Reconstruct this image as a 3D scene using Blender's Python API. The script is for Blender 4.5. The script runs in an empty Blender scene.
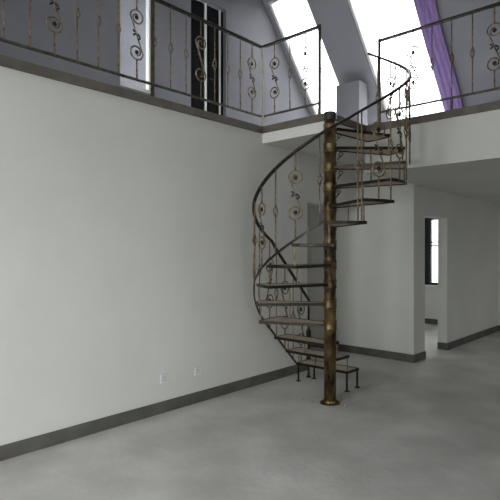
import bpy, bmesh, math, random
from mathutils import Vector, Matrix
random.seed(7)
PI = math.pi
D = bpy.data
COL = bpy.context.scene.collection

# ------------------------------------------------------------------ materials
def new_mat(name):
    m = D.materials.new(name); m.use_nodes = True
    nt = m.node_tree; b = nt.nodes['Principled BSDF']
    return m, nt, b

def noise_mat(name, c1, c2, scale=4.0, rough=0.6, metal=0.0, detail=5, lo=0.35, hi=0.65, bump=0.0, bscale=None, stretch=(1, 1, 1), spec=0.5):
    m, nt, b = new_mat(name)
    tc = nt.nodes.new('ShaderNodeTexCoord'); mp = nt.nodes.new('ShaderNodeMapping')
    mp.inputs['Scale'].default_value = stretch
    n = nt.nodes.new('ShaderNodeTexNoise'); n.inputs['Scale'].default_value = scale; n.inputs['Detail'].default_value = detail
    r = nt.nodes.new('ShaderNodeValToRGB')
    r.color_ramp.elements[0].position = lo; r.color_ramp.elements[1].position = hi
    r.color_ramp.elements[0].color = (*c1, 1); r.color_ramp.elements[1].color = (*c2, 1)
    L = nt.links
    L.new(tc.outputs['Object'], mp.inputs['Vector']); L.new(mp.outputs[0], n.inputs['Vector'])
    L.new(n.outputs['Fac'], r.inputs['Fac']); L.new(r.outputs['Color'], b.inputs['Base Color'])
    b.inputs['Roughness'].default_value = rough; b.inputs['Metallic'].default_value = metal
    b.inputs['Specular IOR Level'].default_value = spec
    if bump:
        n2 = nt.nodes.new('ShaderNodeTexNoise'); n2.inputs['Scale'].default_value = bscale or scale * 8
        n2.inputs['Detail'].default_value = 4
        bp = nt.nodes.new('ShaderNodeBump'); bp.inputs['Strength'].default_value = bump; bp.inputs['Distance'].default_value = 0.01
        L.new(mp.outputs[0], n2.inputs['Vector']); L.new(n2.outputs['Fac'], bp.inputs['Height']); L.new(bp.outputs[0], b.inputs['Normal'])
    return m

M = {}
M['plaster'] = noise_mat('plaster_wall', (.62, .62, .585), (.67, .67, .635), 1.3, .85, bump=.12, bscale=30)
M['fascia'] = noise_mat('white_fascia', (.78, .77, .75), (.82, .81, .79), 2.0, .8)
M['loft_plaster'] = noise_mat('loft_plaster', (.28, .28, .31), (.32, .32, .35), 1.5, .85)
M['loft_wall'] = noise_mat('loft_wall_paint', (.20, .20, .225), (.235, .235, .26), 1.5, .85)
M['concrete'] = noise_mat('concrete_floor', (.45, .445, .42), (.68, .67, .64), 1.6, .72, detail=9, bump=.25, bscale=18, lo=.3, hi=.7)
M['skirting'] = noise_mat('grey_skirting', (.075, .072, .066), (.115, .11, .10), 5, .5)
M['edge'] = noise_mat('brown_edge_band', (.10, .088, .072), (.15, .13, .108), 7, .6)
M['bronze'] = noise_mat('mottled_bronze', (.030, .017, .010), (.25, .17, .075), 15, .42, .65, detail=6, lo=.38, hi=.66, bump=.3, bscale=40, stretch=(1, 1, .45))
M['dark_iron'] = noise_mat('dark_bronzed_iron', (.010, .008, .006), (.042, .030, .018), 22, .4, .6)
M['iron_gold'] = noise_mat('gold_brushed_iron', (.07, .05, .03), (.34, .26, .16), 18, .45, .55)
M['wrought'] = noise_mat('wrought_iron', (.05, .045, .035), (.12, .105, .075), 20, .5, .4)
M['tread'] = noise_mat('tan_tread_board', (.50, .41, .32), (.66, .56, .46), 9, .6, stretch=(1, 4, 1))
M['black'] = noise_mat('black_cap', (.012, .013, .014), (.03, .03, .032), 8, .45)
M['frame_dark'] = noise_mat('dark_window_frame', (.012, .018, .022), (.02, .03, .035), 6, .5)
M['white_paint'] = noise_mat('white_paint', (.72, .72, .70), (.78, .78, .76), 4, .5)
M['door_black'] = noise_mat('black_door', (.006, .006, .008), (.010, .010, .012), 3, .9, spec=.1)
M['plastic'] = noise_mat('white_plastic', (.66, .66, .66), (.70, .70, .70), 4, .35)
M['slot'] = noise_mat('slot_dark', (.05, .05, .05), (.06, .06, .06), 4, .5)
M['purple'] = noise_mat('purple_cloth', (.30, .20, .48), (.38, .27, .56), 9, .9, stretch=(6, 1, 1))
M['highlight_post'] = noise_mat('highlight_post', (.38, .37, .30), (.52, .50, .42), 12, .5)  # highlight on the loft corner post, put into its base colour
M['crumbs'] = noise_mat('plaster_crumbs', (.28, .24, .20), (.60, .57, .53), 22, .9)
def glass_mat():
    m, nt, b = new_mat('window_glass')
    out = nt.nodes['Material Output']
    t = nt.nodes.new('ShaderNodeBsdfTransparent'); t.inputs[0].default_value = (.96, .98, 1, 1)
    g = nt.nodes.new('ShaderNodeBsdfGlossy'); g.inputs['Roughness'].default_value = .03
    f = nt.nodes.new('ShaderNodeFresnel'); f.inputs[0].default_value = 1.4
    mx = nt.nodes.new('ShaderNodeMixShader')
    nt.links.new(f.outputs[0], mx.inputs[0]); nt.links.new(t.outputs[0], mx.inputs[1]); nt.links.new(g.outputs[0], mx.inputs[2])
    nt.links.new(mx.outputs[0], out.inputs['Surface'])
    return m
M['glass'] = glass_mat()

# ------------------------------------------------------------------ mesh helpers
def box(bm, a, b):
    (x0, y0, z0), (x1, y1, z1) = a, b
    vs = [bm.verts.new(p) for p in ((x0, y0, z0), (x1, y0, z0), (x1, y1, z0), (x0, y1, z0), (x0, y0, z1), (x1, y0, z1), (x1, y1, z1), (x0, y1, z1))]
    for f in ((0, 3, 2, 1), (4, 5, 6, 7), (0, 1, 5, 4), (1, 2, 6, 5), (2, 3, 7, 6), (3, 0, 4, 7)):
        bm.faces.new([vs[i] for i in f])

def prism(bm, poly, z0, z1):
    lo = [bm.verts.new((x, y, z0)) for x, y in poly]; hi = [bm.verts.new((x, y, z1)) for x, y in poly]
    n = len(poly)
    bm.faces.new(lo[::-1]); bm.faces.new(hi)
    for i in range(n):
        j = (i + 1) % n; bm.faces.new((lo[i], lo[j], hi[j], hi[i]))

def sweep(bm, pts, prof, up=Vector((0, 0, 1)), closed=False):
    """sweep a closed 2D profile [(side, up)] along pts"""
    pts = [Vector(p) for p in pts]; n = len(pts); rings = []
    prev = None
    for i in range(n):
        if closed: t = (pts[(i + 1) % n] - pts[i - 1])
        else: t = pts[min(i + 1, n - 1)] - pts[max(i - 1, 0)]
        t.normalize()
        if up is not None and abs(t.dot(up)) < .98:
            s = t.cross(up).normalized()
        else:
            s = prev if prev is not None else t.orthogonal().normalized()
            s = (s - t * s.dot(t)).normalized()
        if up is None and prev is not None:
            s = (prev - t * prev.dot(t)).normalized()
        prev = s
        w = s.cross(t).normalized()
        rings.append([bm.verts.new(pts[i] + s * a + w * b) for a, b in prof])
    m = len(prof)
    rng = range(n) if closed else range(n - 1)
    for i in rng:
        A, B = rings[i], rings[(i + 1) % n]
        for k in range(m):
            l = (k + 1) % m
            bm.faces.new((A[k], A[l], B[l], B[k]))
    if not closed:
        bm.faces.new(rings[0][::-1]); bm.faces.new(rings[-1])

def circ(r, n=8): return [(r * math.cos(2 * PI * i / n), r * math.sin(2 * PI * i / n)) for i in range(n)]
def rect(w, h): return [(-w / 2, -h / 2), (w / 2, -h / 2), (w / 2, h / 2), (-w / 2, h / 2)]
def tube(bm, pts, r, n=8): sweep(bm, pts, circ(r, n), up=None)

def lathe(bm, prof, n=20, c=(0, 0, 0)):
    rings = []
    for r, z in prof:
        rings.append([bm.verts.new((c[0] + r * math.cos(2 * PI * i / n), c[1] + r * math.sin(2 * PI * i / n), c[2] + z)) for i in range(n)])
    for a, b in zip(rings, rings[1:]):
        for i in range(n):
            j = (i + 1) % n; bm.faces.new((a[i], a[j], b[j], b[i]))
    bm.faces.new(rings[0][::-1]); bm.faces.new(rings[-1])

def blob(bm, c, r, sc=(1, 1, 1), rot=None, seg=8, ring=6):
    mt = Matrix.Translation(c) @ (rot.to_4x4() if rot else Matrix.Identity(4)) @ Matrix.Diagonal((*sc, 1))
    bmesh.ops.create_uvsphere(bm, u_segments=seg, v_segments=ring, radius=r, matrix=mt)

def obj(name, bm, mat, parent=None, smooth=False, loc=None, rotz=0, bevel=0):
    bmesh.ops.recalc_face_normals(bm, faces=bm.faces[:])
    me = D.meshes.new(name); bm.to_mesh(me); bm.free()
    me.materials.append(M[mat] if isinstance(mat, str) else mat)
    if smooth:
        for p in me.polygons: p.use_smooth = True
    o = D.objects.new(name, me); COL.objects.link(o)
    if parent: o.parent = parent
    if loc is not None: o.location = loc
    o.rotation_euler.z = rotz
    if bevel:
        b = o.modifiers.new('bevel', 'BEVEL'); b.width = bevel; b.segments = 2; b.limit_method = 'ANGLE'
    return o

def struct(name, bm, mat, parent=None, bevel=0):
    o = obj(name, bm, mat, parent, bevel=bevel)
    if not parent: o['kind'] = 'structure'
    return o

def tag(o, label, cat, group=None):
    o['label'] = label; o['category'] = cat
    if group: o['group'] = group
    return o

def empty(name, label, cat, loc=(0, 0, 0), rotz=0, group=None):
    o = D.objects.new(name, None); COL.objects.link(o); o.empty_display_size = .1
    o.location = loc; o.rotation_euler.z = rotz
    return tag(o, label, cat, group)

def wall_x(bm, x0, x1, yr, zr, holes=()):
    """wall slab between x0,x1 running in y; holes = (y0,y1,z0,z1)"""
    ys = sorted({yr[0], yr[1], *[h[0] for h in holes], *[h[1] for h in holes]})
    zs = sorted({zr[0], zr[1], *[h[2] for h in holes], *[h[3] for h in holes]})
    for ya, yb in zip(ys, ys[1:]):
        run = None
        for za, zb in zip(zs, zs[1:]):
            cy, cz = (ya + yb) / 2, (za + zb) / 2
            if any(h[0] < cy < h[1] and h[2] < cz < h[3] for h in holes):
                if run: box(bm, (x0, ya, run[0]), (x1, yb, run[1])); run = None
                continue
            run = (run[0], zb) if run else (za, zb)
        if run: box(bm, (x0, ya, run[0]), (x1, yb, run[1]))

def wall_y(bm, y0, y1, xr, zr, holes=()):
    b2 = bmesh.new(); wall_x(b2, y0, y1, xr, zr, holes)
    for v in b2.verts: v.co = Vector((v.co.y, v.co.x, v.co.z))
    me = D.meshes.new('t'); b2.to_mesh(me); b2.free(); bm.from_mesh(me); D.meshes.remove(me)

# ------------------------------------------------------------------ camera (the pole of the stair is the origin)
F = 503.0; CX, CY, CZ = 2.76, -4.16, 1.5; YAW = math.radians(42.6)
cam = D.cameras.new('camera'); cam.sensor_width = 36; cam.lens = F / 500 * 36
camo = D.objects.new('camera', cam); COL.objects.link(camo)
camo.location = (CX, CY, CZ); camo.rotation_euler = (PI / 2, 0, YAW)
bpy.context.scene.camera = camo

# ------------------------------------------------------------------ setting
LW = -.976            # face of the left wall
ZL = 2.875             # loft floor level
RX = 4.2; BY = -7.5; FY = 5.84; TOP = 5.6
NX, NY, N2 = -.10, .11, .86   # nose corner of the loft slab and far edge
LOFTW = -2.35
WS_FILL = [(-1.2, .2, .9, 2.1), (3.2, 4.6, .9, 2.1)]  # unseen windows added to brighten the side opening and the far room
bm = bmesh.new(); box(bm, (-4.2, BY - .3, -.12), (RX + .3, FY + .3, 0)); struct('floor', bm, 'concrete')

bm = bmesh.new()
wall_x(bm, LW - .14, LW, (BY, 2.25), (0, 2.70), holes=[(.963, 2.25, 0, 2.10)])
struct('wall_left', bm, 'plaster')
bm = bmesh.new(); wall_y(bm, 2.25, 2.39, (-4.0, -.17), (0, 2.70)); struct('wall_back', bm, 'plaster')
bm = bmesh.new()
wall_x(bm, -.31, -.17, (2.39, FY), (0, 2.36), holes=[(2.60, 3.39, 0, 1.97)])
struct('wall_corridor', bm, 'plaster')
WIN1 = (-1.60, -.62, .79, 2.16)
bm = bmesh.new(); wall_y(bm, FY, FY + .25, (-4.2, RX), (0, 2.70), holes=[WIN1]); struct('wall_far', bm, 'plaster')
bm = bmesh.new(); wall_x(bm, -4.2, -4.0, (BY, FY), (0, 2.70), holes=WS_FILL); struct('wall_side', bm, 'plaster')

# windows behind the viewer, where the daylight comes from
WB = [(-.75, 1.45, .15, 2.45), (1.85, 3.05, .35, 2.45), (-.55, 1.25, 3.0, 4.9), (1.85, 3.05, 3.0, 4.9)]
bm = bmesh.new(); wall_y(bm, BY - .25, BY, (-4.0, RX), (0, TOP), holes=WB); struct('wall_behind', bm, 'plaster')
WR_FILL = [(-6.4, -3.3, .35, 2.45), (4.2, 5.0, .5, 1.5)]  # unseen: first sized for left-wall light, second added to brighten the corridor
bm = bmesh.new(); wall_x(bm, RX, RX + .25, (BY, FY), (0, TOP), holes=WR_FILL); struct('wall_right', bm, 'plaster')

# loft slab with its notch for the stair, and the dropped soffit beyond the far edge
bm = bmesh.new()
prism(bm, [(-4.0, BY), (LW, BY), (LW, NY), (NX, NY), (NX, N2), (RX, N2), (RX, FY), (-4.0, FY)], 2.70, ZL)
box(bm, (NX, N2, 2.36), (RX, FY, 2.70)); box(bm, (-.17, 2.25, 2.36), (NX, 2.39, 2.70)); box(bm, (-.31, 2.39, 2.36), (NX, FY, 2.70))
ceil = struct('ceiling', bm, 'fascia')
ceil.data.materials.append(M['plaster'])
for p in ceil.data.polygons:
    if p.center.z < 2.69 or (abs(p.normal.z) > .5 and p.center.z < 2.8) or abs(p.center.y - N2) < .01 or abs(p.center.x - LW) < .01: p.material_index = 1

# dark band along the slab edge
E = .03
bm = bmesh.new()
outer = [(LW + E, BY), (LW + E, NY - E), (NX + E, NY - E), (NX + E, N2 - E), (RX, N2 - E)]
inner = [(RX, N2 + .10), (NX - .10, N2 + .10), (NX - .10, NY + .10), (LW - .10, NY + .10), (LW - .10, BY)]
# the band is an edge strip laid over the slab, with a lip down its face
face = [(RX, N2), (NX, N2), (NX, NY), (LW, NY), (LW, BY)]
prism(bm, outer + face, 2.812, ZL)
prism(bm, outer + inner, ZL, ZL + .008)
struct('trim_1', bm, 'edge')

# baseboards
def skirting(name, pts, t=.018, h=.105):
    bm = bmesh.new()
    for (x0, y0, x1, y1) in pts: box(bm, (x0, y0, 0), (x1, y1, h))
    struct(name, bm, 'skirting', bevel=.003)
skirting('baseboard_left', [(LW, BY, LW + .018, .963 + .018), (LW - .14, .963, LW, .963 + .018)])
skirting('baseboard_back', [(-4.0, 2.232, -.17, 2.25), (-.17, 2.232, -.152, 2.60)])
skirting('baseboard_corridor', [(-.17, 3.372, -.152, FY), (-.31, 3.372, -.17, 3.39)])
skirting('baseboard_far', [(-4.0, FY - .018, -.31, FY), (-.152, FY - .018, RX, FY)])

# loft walls and roof
ROOF = lambda y: 3.66 - 1.19 * (y - 3.1)
YK = 3.74; YR = 3.1 - (TOP - 3.66) / 1.19
def roof_v(px, py):
    """x of the point where the sight line of a pixel meets the roof slope"""
    k = (px - 250) / F; m = (251 - py) / F
    dx = k * math.cos(YAW) - math.sin(YAW); dy = k * math.sin(YAW) + math.cos(YAW)
    t = (3.66 - 1.19 * (CY - 3.1) - CZ) / (m + 1.19 * dy)
    return CX + dx * t, CY + dy * t, CZ + m * t
def wall_pt(px, X):
    k = (px - 250) / F
    dx = k * math.cos(YAW) - math.sin(YAW); dy = k * math.sin(YAW) + math.cos(YAW)
    return CY + dy * (X - CX) / dx
dy0, dy1 = wall_pt(191, LOFTW), wall_pt(226, LOFTW)
wy0, wy1 = wall_pt(120, LOFTW), wall_pt(154, LOFTW)
LD = (dy0, dy1, ZL, ZL + 2.05); LWIN = (wy0, wy1, 3.43, 4.75)
bm = bmesh.new()
wall_x(bm, LOFTW - .14, LOFTW, (BY, YR), (ZL, TOP), holes=[LD, LWIN])
vs = [bm.verts.new(p) for X in (LOFTW - .14, LOFTW) for p in ((X, YR, ZL), (X, YK, ZL), (X, YK, ROOF(YK)), (X, YR, TOP))]
for f in ((0, 1, 2, 3), (4, 7, 6, 5), (0, 4, 5, 1), (1, 5, 6, 2), (2, 6, 7, 3), (3, 7, 4, 0)): bm.faces.new([vs[i] for i in f])
struct('wall_loft', bm, 'loft_wall')
# small lightless room behind the black door
bm = bmesh.new()
wall_x(bm, -4.2, -4.0, (BY, YK), (2.70, TOP)); struct('wall_outer', bm, 'loft_plaster')

# sloping roof with two big skylights
a0 = roof_v(305, 95)[0]; a1 = roof_v(347, 105)[0]
b0 = roof_v(383, 108)[0]; b1 = roof_v(443, 102)[0]
print('SKY', a0, a1, b0, b1, roof_v(383, 108), roof_v(443, 102), dy0, dy1, wy0, wy1)
SKY = [(max(a0, LOFTW + .02), a1), (b0, b1)]
def roof_box(bm, x0, x1, ya, yb, t=.16, off=0.0):
    nz, ny = 1 / math.sqrt(1 + 1.19 ** 2), 1.19 / math.sqrt(1 + 1.19 ** 2)
    vs = []
    for X in (x0, x1):
        for (Y, s) in ((ya, off), (yb, off), (yb, off + t), (ya, off + t)):
            vs.append(bm.verts.new((X, Y + ny * s, ROOF(Y) + nz * s)))
    for f in ((0, 1, 2, 3), (4, 7, 6, 5), (0, 4, 5, 1), (1, 5, 6, 2), (2, 6, 7, 3), (3, 7, 4, 0)): bm.faces.new([vs[i] for i in f])
bm = bmesh.new()
s_lo, s_hi = YK - .10, YR + .25
xs = [LOFTW - .14, SKY[0][0], SKY[0][1], SKY[1][0], SKY[1][1], RX]
for i, (p, q) in enumerate(zip(xs, xs[1:])):
    if i in (1, 3):
        roof_box(bm, p, q, YR, s_hi); roof_box(bm, p, q, s_lo, YK)
    else: roof_box(bm, p, q, YR, YK)
box(bm, (-4.2, BY - .25, TOP), (RX + .25, YR, TOP + .15))
struct('ceiling.001', bm, 'loft_plaster')
for n, (p, q) in enumerate(SKY):
    root = D.objects.new('window_%d' % (n + 5), None); COL.objects.link(root); root['kind'] = 'structure'
    root.location = (p, YK, ZL)
    mi = Matrix.Translation((-p, -YK, -ZL))
    bm = bmesh.new(); w = .035
    roof_box(bm, p, p + w, s_hi, s_lo, .10, .03); roof_box(bm, q - w, q, s_hi, s_lo, .10, .03)
    roof_box(bm, p + w, q - w, s_hi, s_hi + .03, .10, .03); roof_box(bm, p + w, q - w, s_lo - .03, s_lo, .10, .03)
    bm.transform(mi); obj('window_frame', bm, 'white_paint', root)
    bm = bmesh.new(); roof_box(bm, p + w, q - w, s_hi + .03, s_lo - .03, .012, .07); bm.transform(mi); obj('window_pane', bm, 'glass', root)

# pale pier of the loft beside the head of the pole
def pier():
    Y = 2.5
    def xat(px):
        k = (px - 250) / F
        dx = k * math.cos(YAW) - math.sin(YAW); dy = k * math.sin(YAW) + math.cos(YAW)
        return CX + dx * (Y - CY) / dy
    x0, x1 = xat(336), xat(359)
    bm = bmesh.new(); box(bm, (x0, Y, ZL), (x1, Y + .25, ROOF(Y + .27))); struct('wall_pier', bm, 'loft_plaster')
pier()

# purple curtain hanging down the slope beside the large skylight
root = empty('curtain', 'purple curtain drawn to the right side of the large bright loft skylight', 'curtain', (b1, 3.0, ROOF(3.0)))
bm = bmesh.new()
cols, rows = 15, 12
g = []
for j in range(rows + 1):
    y = YR + .35 + (YK - .16 - YR - .35) * j / rows
    row = []
    for i in range(cols + 1):
        t = i / cols
        s = -.06 + .018 * math.sin(t * 7 * PI) - .01
        nz, ny = .643, .766
        row.append(bm.verts.new((.01 + .26 * t + .01 * math.sin(j), y + ny * s - 3.0, ROOF(y) + nz * s - ROOF(3.0))))
    g.append(row)
for j in range(rows):
    for i in range(cols): bm.faces.new((g[j][i], g[j][i + 1], g[j + 1][i + 1], g[j + 1][i]))
c = obj('cloth', bm, 'purple', root, smooth=True)
sd = c.modifiers.new('thickness', 'SOLIDIFY'); sd.thickness = .006
bm = bmesh.new()
yy = YR + .33; tube(bm, [(-.04, yy - 3.0 - .05, ROOF(yy) - ROOF(3.0) - .035), (.32, yy - 3.0 - .05, ROOF(yy) - ROOF(3.0) - .035)], .012)
obj('curtain_rod', bm, 'dark_iron', root)

# windows -----------------------------------------------------------
def window_y(n, hole, y0, mat='frame_dark', bars=(), w=.05, vbars=(), leftw=None):
    x0, x1, z0, z1 = hole
    root = D.objects.new('window_%d' % n, None); COL.objects.link(root); root['kind'] = 'structure'
    root.location = (x0, y0, z0); W_, H_ = x1 - x0, z1 - z0; lw = leftw or w
    bm = bmesh.new()
    box(bm, (0, 0, 0), (lw, .07, H_)); box(bm, (W_ - w, 0, 0), (W_, .07, H_))
    box(bm, (lw, 0, 0), (W_ - w, .07, w)); box(bm, (lw, 0, H_ - w), (W_ - w, .07, H_))
    for z in bars: box(bm, (lw, .015, z - .015), (W_ - w, .055, z + .015))
    for x in vbars: box(bm, (x - .025, .01, w), (x + .025, .06, H_ - w))
    obj('window_frame', bm, mat, root)
    bm = bmesh.new(); box(bm, (lw, .032, w), (W_ - w, .038, H_ - w)); obj('window_pane', bm, 'glass', root)
    return root
r1 = window_y(1, WIN1, FY + .06, bars=(.80, .87), leftw=.13)
bm = bmesh.new(); box(bm, (-.04, -.12, -.03), (1.02, .0, 0)); obj('window_sill', bm, 'white_paint', r1)
for i, h in enumerate(WB): window_y(7 + i, h, BY - .15, 'white_paint', vbars=((h[1] - h[0]) / 2,))
def window_x(n, hole, x0, mat='white_paint', vb=True, w=.05):
    y0, y1, z0, z1 = hole
    root = D.objects.new('window_%d' % n, None); COL.objects.link(root); root['kind'] = 'structure'
    root.location = (x0, y0, z0); W_, H_ = y1 - y0, z1 - z0
    bm = bmesh.new()
    box(bm, (0, 0, 0), (.07, w, H_)); box(bm, (0, W_ - w, 0), (.07, W_, H_))
    box(bm, (0, w, 0), (.07, W_ - w, w)); box(bm, (0, w, H_ - w), (.07, W_ - w, H_))
    if vb: box(bm, (.01, W_ / 2 - .02, w), (.06, W_ / 2 + .02, H_ - w))
    obj('window_frame', bm, mat, root)
    bm = bmesh.new(); box(bm, (.032, w, w), (.038, W_ - w, H_ - w)); obj('window_pane', bm, 'glass', root)
window_x(2, LWIN, LOFTW - .10, vb=False)
for i, h in enumerate(WR_FILL): window_x(11 + i, h, RX + .08)  # unseen right-wall windows, there for their extra light
for i, h in enumerate(WS_FILL): window_x(13 + i, h, -4.15)  # added side windows, out of view, for the light they let in
# daylight reaches the loft window through an opening in the outer wall
D.objects.remove(D.objects['wall_outer'])
bm = bmesh.new(); wall_x(bm, -4.2, -4.0, (BY, YK), (2.70, TOP), holes=[(wy0 - 1.2, wy1 + .6, 3.1, 5.3)]); struct('wall_outer', bm, 'loft_plaster')

# black double door of the loft
root = D.objects.new('door_1', None); COL.objects.link(root); root['kind'] = 'structure'; root.location = (LOFTW, dy0, ZL)
w_ = dy1 - dy0
mid = wall_pt(208, LOFTW) - dy0
for k, (p, q) in enumerate(((.0, mid - .018), (mid + .018, w_ - .085))):
    bm = bmesh.new()
    box(bm, (-.09, p, .01), (-.06, q, 2.03))
    ww = q - p
    for (za, zb) in ((.15, .9), (1.05, 1.9)):
        box(bm, (-.06, p + ww * .2, za), (-.05, q - ww * .2, zb))
    lf = obj('door_leaf', bm, 'door_black', root, bevel=.004)
bm = bmesh.new(); box(bm, (-.10, mid - .018, .01), (-.045, mid + .018, 2.04)); obj('door_mullion', bm, 'white_paint', root)
bm = bmesh.new(); box(bm, (-.10, w_ - .085, .01), (-.05, w_ - .055, 2.04)); obj('door_mullion', bm, 'white_paint', root)
bm = bmesh.new(); box(bm, (-.09, w_ - .055, .01), (-.06, w_, 2.03)); obj('door_panel', bm, 'door_black', root)
bm = bmesh.new(); tube(bm, [(-.04, mid + .06, 1.0), (-.02, mid + .06, 1.0), (-.02, mid + .12, 1.0)], .008); obj('door_handle', bm, 'dark_iron', root)

# ------------------------------------------------------------------ sockets and switch
def socket(y, z, label):
    t = empty('wall_socket', label, 'socket', (LW, y, z), 0)
    bm = bmesh.new(); box(bm, (0, -.043, -.043), (.009, .043, .043)); obj('face_plate', bm, 'plastic', t, bevel=.003)
    bm = bmesh.new()
    for (a, b, r) in ((-.014, -.012, .5), (.014, -.012, -.5), (0, .012, 0), (-.01, .012, 0)):
        box(bm, (.0088, a - .002, b - .007), (.0096, a + .002, b + .007))
    obj('socket_slots', bm, 'slot', t)
    return t
s1 = wall_pt(164, LW); s2 = wall_pt(198, LW)
def zat(px, py, X):
    k = (px - 250) / F; dx = k * math.cos(YAW) - math.sin(YAW); t = (X - CX) / dx
    return CZ + (251 - py) / F * t
socket(s1, zat(164, 379.5, LW), 'white square wall socket low on the left wall, the one farther from the staircase')
socket(s2, zat(198, 372, LW), 'white square wall socket low on the left wall, the one nearer the staircase')
ys = wall_pt(451, -.17)
t = empty('light_switch', 'small white light switch on the corridor wall right of the narrow doorway', 'switch', (-.17, ys, zat(451, 268, -.17)))
bm = bmesh.new(); box(bm, (0, -.04, -.045), (.009, .04, .045)); obj('face_plate', bm, 'plastic', t, bevel=.003)
bm = bmesh.new(); box(bm, (.009, -.02, -.025), (.014, .02, .025)); obj('rocker', bm, 'plastic', t, bevel=.002)

# ------------------------------------------------------------------ iron work
def catmull(P, seg=5):
    out = []; P = [Vector(p) for p in P]
    Q = [P[0]] + P + [P[-1]]
    for i in range(1, len(Q) - 2):
        a, b, c, d = Q[i - 1:i + 3]
        for s in range(seg):
            t = s / seg
            out.append(.5 * ((2 * b) + (c - a) * t + (2 * a - 5 * b + 4 * c - d) * t * t + (3 * b - a - 3 * c + d) * t ** 3))
    out.append(P[-1]); return out

def scroll_mesh(H, r=.066, rod=.0072):
    """S scroll baluster in the local XZ plane, foot at the origin"""
    zt, zb = .70 * H, .31 * H; zm = (zt + zb) / 2
    up = []
    n = 16
    for i in range(n + 1):                       # spiral from the eye of the upper circle outwards
        f = i / n
        a = math.radians(70 + 470 * f); rr = .022 + (r - .022) * min(1, f * 1.5)
        up.append((rr * math.cos(a), 0, zt + rr * math.sin(a)))
    # ends at angle 540 = left side of the circle; cross over the middle
    up.append((-.042, 0, zt - .050))
    low = [(-x, 0, 2 * zm - z) for (x, _, z) in reversed(up)]
    P = catmull(up + [(0, 0, zm)] + low, 3)
    bm = bmesh.new(); tube(bm, P, rod, 6)
    tube(bm, [(0, 0, zt + r - .004), (0, 0, H)], rod * 1.05, 6)
    tube(bm, [(0, 0, 0), (0, 0, zb - r + .004)], rod * 1.05, 6)
    return bm, zt, zb, zm

def leaf_meshes(zt, zb, zm):
    out = []
    for z in (zt, zb):
        bm = bmesh.new(); blob(bm, (0, 0, z), .019, (1.1, .6, 1)); out.append(('rosette', bm))
    for s in (-1, 1):
        for c, r_, sc_, a in (((s * .022, 0, zm), .016, (1.5, .5, .55), .7), ((s * .030, 0, zm - s * .028), .013, (1.3, .5, .6), -.6)):
            bm = bmesh.new(); blob(bm, c, r_, sc_, Matrix.Rotation(s * a, 3, 'Y')); out.append(('leaf', bm))
    return out

def knuckle_mesh(H, rod=.0065):
    bm = bmesh.new(); m = .50 * H
    tube(bm, [(0, 0, 0), (0, 0, m - .05)], rod, 6); tube(bm, [(0, 0, m + .05), (0, 0, H)], rod, 6)
    for z in (m - .05, m + .05): blob(bm, (0, 0, z), .012, (1, 1, .8))
    for q in range(4):                            # basket of four twisted wires
        P = []
        for i in range(9):
            f = i / 8; a = q * PI / 2 + f * PI * .9; rr = .021 * math.sin(PI * f) + .002
            P.append((rr * math.cos(a), rr * math.sin(a), m - .05 + .1 * f))
        tube(bm, P, .0038, 5)
    return bm

HB = .79
bmS, zt, zb, zm = scroll_mesh(HB)
def make_me(bm, name, mat):
    o = obj(name, bm, mat, smooth=True); me = o.data; D.objects.remove(o); return me
ME_scroll = make_me(bmS, 'scroll_baluster', 'iron_gold'); ME_leaf = [(n, make_me(b, n, 'dark_iron')) for n, b in leaf_meshes(zt, zb, zm)]
ME_knuck = make_me(knuckle_mesh(HB), 'baluster', 'iron_gold')
def inst(name, me, parent, loc, rotz=0):
    o = D.objects.new(name, me); COL.objects.link(o); o.parent = parent; o.location = loc; o.rotation_euler.z = rotz; return o
def put_scroll(parent, loc, rotz):
    b = inst('scroll_baluster', ME_scroll, parent, loc, rotz)
    for n, me in ME_leaf: inst(n, me, b, (0, 0, 0))
    return b

# ------------------------------------------------------------------ the staircase
S = empty('spiral_staircase', 'bronze wrought iron spiral staircase with centre pole, scrollwork railing and tan treads', 'staircase')
DA = 270 / 11.0; RT = .725; RG = .748
zk = lambda k: .19 * k + .015 - (0, .01, .03, .045, .02)[k if k < 5 else 0]
ang = lambda k: 180 + DA * (k - 4)
def zbot(th): return 1.19 + .19 * (th - ang(6)) / DA
PR = .058
bm = bmesh.new(); lathe(bm, [(PR, 0), (PR, 2.785)], 24); pole = obj('centre_pole', bm, 'bronze', S, smooth=True)
for p in pole.data.polygons:
    if abs(p.normal.z) > .9: p.use_smooth = False
bm = bmesh.new(); lathe(bm, [(PR + .004, 2.77), (PR + .007, 2.78), (PR + .007, 2.835), (PR - .005, 2.85), (.02, 2.856)], 24); obj('pole_cap', bm, 'black', S)
bm = bmesh.new(); lathe(bm, [(.098, 0), (.098, .007), (.070, .010), (.066, .03), (PR + .001, .036)], 24); bp = obj('base_plate', bm, 'bronze', S)
for i in range(6):
    bm = bmesh.new(); a = i * PI / 3; lathe(bm, [(.007, .007), (.007, .015), (.004, .018)], 6, (.084 * math.cos(a), .084 * math.sin(a), 0))
    obj('bolt', bm, 'dark_iron', bp)

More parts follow.
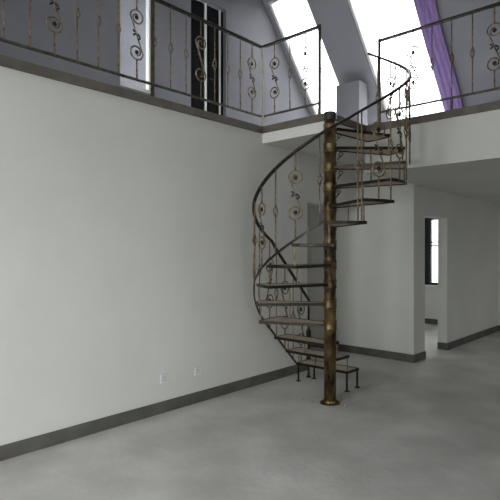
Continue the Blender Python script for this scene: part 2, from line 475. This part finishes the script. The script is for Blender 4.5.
def offset_frame(poly, w):
    """inner polygon w inside a convex counter-clockwise polygon"""
    n = len(poly); out = []
    for i in range(n):
        p0, p1, p2 = Vector(poly[i - 1]), Vector(poly[i]), Vector(poly[(i + 1) % n])
        d1 = (p1 - p0).normalized(); d2 = (p2 - p1).normalized()
        n1 = Vector((-d1.y, d1.x)); n2 = Vector((-d2.y, d2.x))
        m = (n1 + n2).normalized(); out.append(tuple(p1 + m * w / max(.5, m.dot(n1))))
    return out
def rim(bm, poly, w, z0, z1):
    inn = offset_frame(poly, w); n = len(poly)
    a = [bm.verts.new((*p, z0)) for p in poly]; b = [bm.verts.new((*p, z1)) for p in poly]
    c = [bm.verts.new((*p, z0)) for p in inn]; d = [bm.verts.new((*p, z1)) for p in inn]
    for i in range(n):
        j = (i + 1) % n
        bm.faces.new((a[i], a[j], b[j], b[i])); bm.faces.new((c[j], c[i], d[i], d[j]))
        bm.faces.new((b[i], b[j], d[j], d[i])); bm.faces.new((a[j], a[i], c[i], c[j]))
def pol(r, a): a = math.radians(a); return (r * math.cos(a), r * math.sin(a))
RUN = .20
def tread_poly(k):
    if k <= 3:
        y1 = .68 - RUN * (k - 1); y0 = y1 - .24
        return [(-.745, y0), (-.075, y0), (-.075, y1), (-.745, y1)]
    a0, a1 = ang(k) - 1.5, ang(k + 1) + 1.5
    if k == 14: a1 = ang(k + 1)
    arc = [pol(RT, a0 + (a1 - a0) * i / 4) for i in range(5)]
    # inner edge hugs the pole sleeve, kept .062 wide; rays are offset so that the tread has width at the pole
    am = (a0 + a1) / 2
    i0 = pol(.070, am - 48); i1 = pol(.070, am + 48)
    if k == 4: return [(-.745, .115)] + arc[1:] + [i1, (-.07, .03), (-.07, .115)]
    return arc + [i1, pol(.064, am), i0]
for k in range(1, 15):
    poly = tread_poly(k); z = zk(k)
    bm = bmesh.new(); prism(bm, offset_frame(poly, .012), z + .004, z + .017)
    tr = obj('tread', bm, 'tread', S)
    bm = bmesh.new(); rim(bm, poly, .014, z - .006, z + .021)
    obj('tread_frame', bm, 'dark_iron', tr)
    if k >= 4:       # sleeve round the pole with its two rings
        bm = bmesh.new(); lathe(bm, [(PR + .001, z - .03), (PR + .008, z - .03), (PR + .009, z - .022), (PR + .005, z - .014), (PR + .005, z + .04), (PR + .009, z + .048), (PR + .008, z + .056), (PR + .001, z + .056)], 24)
        obj('sleeve', bm, 'bronze', tr, smooth=True)
    if k >= 5:       # rods down to the tread below: one at the outer corner, one half way in
        for r_ in (RT - .02, .40):
            a = ang(k) + (0 if r_ > .5 else 0.5)
            p = pol(r_, a)
            bm = bmesh.new(); tube(bm, [(p[0], p[1], zk(k - 1) + .017), (p[0], p[1], z - .0)], .0065, 6)
            obj('spacer_rod', bm, 'iron_gold', tr)
    elif k >= 2:
        yy = .68 - RUN * (k - 1) - .015
        for X in (-.73, -.50, -.09):
            bm = bmesh.new(); tube(bm, [(X, yy, zk(k - 1) + .017), (X, yy, z)], .0065, 6); obj('spacer_rod', bm, 'iron_gold', tr)
    else:
        for (X, Y) in ((-.73, .455), (-.09, .455), (-.09, .665), (-.66, .665)):
            bm = bmesh.new(); box(bm, (X - .008, Y - .008, 0), (X + .008, Y + .008, z)); box(bm, (X - .022, Y - .022, 0), (X + .022, Y + .022, .008))
            obj('leg', bm, 'dark_iron', tr)
    if k >= 8:       # little scrolled bracket near the pole
        am = math.radians(ang(k) + 3)
        e = Vector((math.cos(am), math.sin(am), 0)); P = []
        for i in range(15):
            f = i / 14; a = .3 + f * 5.6; rr = .030 * (1 - .65 * f)
            P.append(e * (.105 + rr * math.cos(a) * .8) + Vector((0, 0, z - .055 + rr * math.sin(a))))
        P = [e * .070 + Vector((0, 0, z - .10))] + P
        bm = bmesh.new(); tube(bm, catmull(P, 2), .0048, 5); obj('scroll_bracket', bm, 'dark_iron', tr)

# guard path: straight flight then helix
YE = .68
def guard(th=None, y=None):
    if y is not None: return Vector((-RG, y, .63 - .97 * y))
    x_, y_ = pol(RG, th); z_ = zbot(th)
    if th < 229: z_ = .63 + (zbot(229) - .63) * (th - 180) / 49
    if th > THB: z_ = zk(int(4 + (th - 180) / DA + 1e-6)) + .017
    return Vector((x_, y_, z_))
def rail(th=None, y=None):
    if y is not None: return Vector((-RG, y, 1.585 - .99 * y))
    x_, y_ = pol(RG, th); T = [(180, 0), (229, .02), (243, .03), (281, .037), (300, .038), (315, .05), (460, .05)]
    for (a, u), (b, v) in zip(T, T[1:]):
        if a <= th <= b: dz = u + (v - u) * (th - a) / (b - a)
    return Vector((x_, y_, zbot(th) + HB - dz))
THB = 300
path = [guard(y=.45 * (1 - i / 8)) for i in range(8)] + [guard(th=180 + 3 * i) for i in range(41)]
bm = bmesh.new(); sweep(bm, path, rect(.009, .020)); obj('bottom_rail', bm, 'dark_iron', S)
bm = bmesh.new()
top = [rail(y=YE * (1 - i / 8)) for i in range(8)] + [rail(th=180 + 3 * i) for i in range(91)]
sweep(bm, top, [(-.014, -.011), (.014, -.011), (.017, 0), (.014, .009), (.006, .012), (-.006, .012), (-.014, .009), (-.017, 0)])
obj('handrail', bm, 'dark_iron', S, smooth=True)
spots = [(280.6 + 16.35 * n, 's' if n % 2 == 0 else 'k') for n in range(-6, 2)]
spots += [(321.4, 'k'), (324.0, 'k'), (336.5, 's'), (347, 'k'), (357, 's'), (368, 'k'), (379, 's'), (390.5, 'k'), (402, 's'), (414, 'k'), (427, 's'), (441, 'k')]
for th, kind in spots:
    p = guard(th=th); rz = math.radians(th + 90)
    b = put_scroll(S, p, rz) if kind == 's' else inst('baluster', ME_knuck, S, p, rz)
    b.scale.z = (rail(th=th).z - p.z) / HB
for i, y in enumerate((.08, .23, .38, .53)):
    p = guard(y=y)
    if y > .45: p.z = zk(1) + .02
    b = put_scroll(S, p, PI / 2) if i % 2 == 1 else inst('baluster', ME_knuck, S, p, PI / 2)
    b.scale.z = (rail(y=y).z - p.z) / HB
# newel at the foot
bm = bmesh.new()
pz = guard(y=YE)
lathe(bm, [(.028, 0), (.028, .01), (.014, .02), (.011, .16), (.026, .19), (.028, .23), (.012, .26), (.011, .42), (.028, .46), (.030, .54), (.012, .58), (.011, rail(y=YE).z + .006)], 12, (-RG, YE - .005, 0))
obj('newel_post', bm, 'dark_iron', S, smooth=True)

# ------------------------------------------------------------------ loft railings
def railing(name, label, p0, p1, pts, start=True, end=True, offz=.13, corner=-9, posts=()):
    d = (Vector(p1) - Vector(p0)); L = d.length; rz = math.atan2(d.y, d.x)
    t = empty(name, label, 'railing', (p0[0], p0[1], ZL + .008), rz)
    bm = bmesh.new(); sweep(bm, [(0, 0, offz), (L, 0, offz)], rect(.010, .022)); obj('bottom_rail', bm, 'wrought', t)
    bm = bmesh.new(); sweep(bm, [(0, 0, offz + HB), (L, 0, offz + HB)], [(-.022, -.010), (.022, -.010), (.024, .004), (.012, .014), (-.012, .014), (-.024, .004)]); obj('handrail', bm, 'dark_iron', t)
    for x in posts:
        bm = bmesh.new(); box(bm, (x - .012, -.012, 0), (x + .012, .012, offz + HB + .02)); box(bm, (x - .03, -.03, 0), (x + .03, .03, .008))
        pale = abs(x - corner) < .01
        q = obj('post', bm, 'highlight_post' if pale else 'wrought', t)
        if pale: q['label'] = 'corner post with its highlight put into a pale colour'
    for kind, x in pts:
        if kind == 's': put_scroll(t, (x, 0, offz), 0)
        elif kind == 'k': inst('baluster', ME_knuck, t, (x, 0, offz))
        elif kind == 'f':
            bm = bmesh.new(); box(bm, (x - .010, -.010, 0), (x + .010, .010, offz)); obj('foot', bm, 'wrought', t)
    return t
rx = LW - .03; ry = NY + .03
yend = BY + 1.8
n_ = int((ry - yend) / .19); pts = []
for i in range(1, n_):
    pts.append((('k', 's', 'k', 'k')[(i + 0) % 4] if i != 1 else 's', (ry - yend) - .19 * i + .02))
Lr = ry - yend
railing('loft_railing', 'wrought iron scroll railing along the loft edge above the long left wall', (rx, yend), (rx, ry), pts, corner=Lr, posts=[Lr - 1.52 * j for j in range(0, int(Lr / 1.52) + 1)])
# corner post with its highlight in the colour shows on the run behind the void corner
railing('loft_railing', 'short wrought iron railing over the white slab edge left of the pole head', (rx + .03, ry), (NX - .12, ry),
        [('s', .155), ('k', .37), ('s', .575)], posts=[NX - .12 - rx - .03])
X0 = .06
railing('loft_railing', 'iron railing on the far loft edge right of the stairs before the bright skylight', (X0, N2 + .02), (3.9, N2 + .02),
        [(('k', 's', 'k', 'f')[i % 4], .19 + .20 * i) for i in range(18)] + [('k', .19 + .20 * i) for i in range(18) if i % 4 == 3], posts=[0, 1.9, 3.84])

# ------------------------------------------------------------------ plaster crumbs round the foot of the pole
bm = bmesh.new()
for i in range(70):
    a = random.uniform(0, 2 * PI); r = .14 + abs(random.gauss(0, .10)); s = random.uniform(.003, .010)
    mt = Matrix.Translation((r * math.cos(a), r * math.sin(a), s * .45)) @ Matrix.Rotation(random.uniform(0, 3), 4, 'Z') @ Matrix.Diagonal((s * random.uniform(.8, 1.6), s, s * .6, 1))
    bmesh.ops.create_icosphere(bm, subdivisions=1, radius=1, matrix=mt)
o = obj('plaster_crumbs', bm, 'crumbs'); tag(o, 'scattered plaster crumbs and dust on the floor around the pole foot', 'debris'); o['kind'] = 'stuff'

# ------------------------------------------------------------------ daylight
w = D.worlds.new('sky'); bpy.context.scene.world = w; w.use_nodes = True
nt = w.node_tree; bg = nt.nodes['Background']
tc = nt.nodes.new('ShaderNodeTexCoord'); sp = nt.nodes.new('ShaderNodeSeparateXYZ'); rp = nt.nodes.new('ShaderNodeValToRGB')
rp.color_ramp.elements[0].position = .40; rp.color_ramp.elements[0].color = (.42, .42, .41, 1)
rp.color_ramp.elements[1].position = .53; rp.color_ramp.elements[1].color = (.97, .96, .93, 1)
mth = nt.nodes.new('ShaderNodeMath'); mth.operation = 'MULTIPLY_ADD'; mth.inputs[1].default_value = .5; mth.inputs[2].default_value = .5
nt.links.new(tc.outputs['Generated'], sp.inputs[0]); nt.links.new(sp.outputs['Z'], mth.inputs[0]); nt.links.new(mth.outputs[0], rp.inputs[0])
nt.links.new(rp.outputs[0], bg.inputs[0]); bg.inputs[1].default_value = 3.0
def portal(loc, rot, sx, sy):
    l = D.lights.new('daylight_portal', 'AREA'); l.shape = 'RECTANGLE'; l.size = sx; l.size_y = sy
    l.cycles.is_portal = True
    o = D.objects.new('daylight_portal', l); COL.objects.link(o); o.location = loc; o.rotation_euler = rot
for h in WB: portal(((h[0] + h[1]) / 2, BY - .2, (h[2] + h[3]) / 2), (PI / 2, 0, 0), h[1] - h[0], h[3] - h[2])   # faces +y
for h in WR_FILL: portal((RX + .2, (h[0] + h[1]) / 2, (h[2] + h[3]) / 2), (PI / 2, 0, PI / 2), h[1] - h[0], h[3] - h[2])
for h in WS_FILL: portal((-4.15, (h[0] + h[1]) / 2, (h[2] + h[3]) / 2), (PI / 2, 0, -PI / 2), h[1] - h[0], h[3] - h[2])
portal(((WIN1[0] + WIN1[1]) / 2, FY + .2, (WIN1[2] + WIN1[3]) / 2), (PI / 2, 0, PI), WIN1[1] - WIN1[0], WIN1[3] - WIN1[2])
for (p, q) in SKY:
    ym = (s_lo + s_hi) / 2; ln = math.hypot(s_lo - s_hi, ROOF(s_hi) - ROOF(s_lo))
    # emission axis -Z must point inwards: normal (0,-.766,-.643)
    portal(((p + q) / 2, ym + .14, ROOF(ym) + .12), (-math.acos(.643), 0, 0), q - p, ln)
sc = bpy.context.scene
sc.view_settings.view_transform = 'Standard'; sc.view_settings.look = 'None'; sc.view_settings.gamma = 1
sc.view_settings.exposure = 1.57
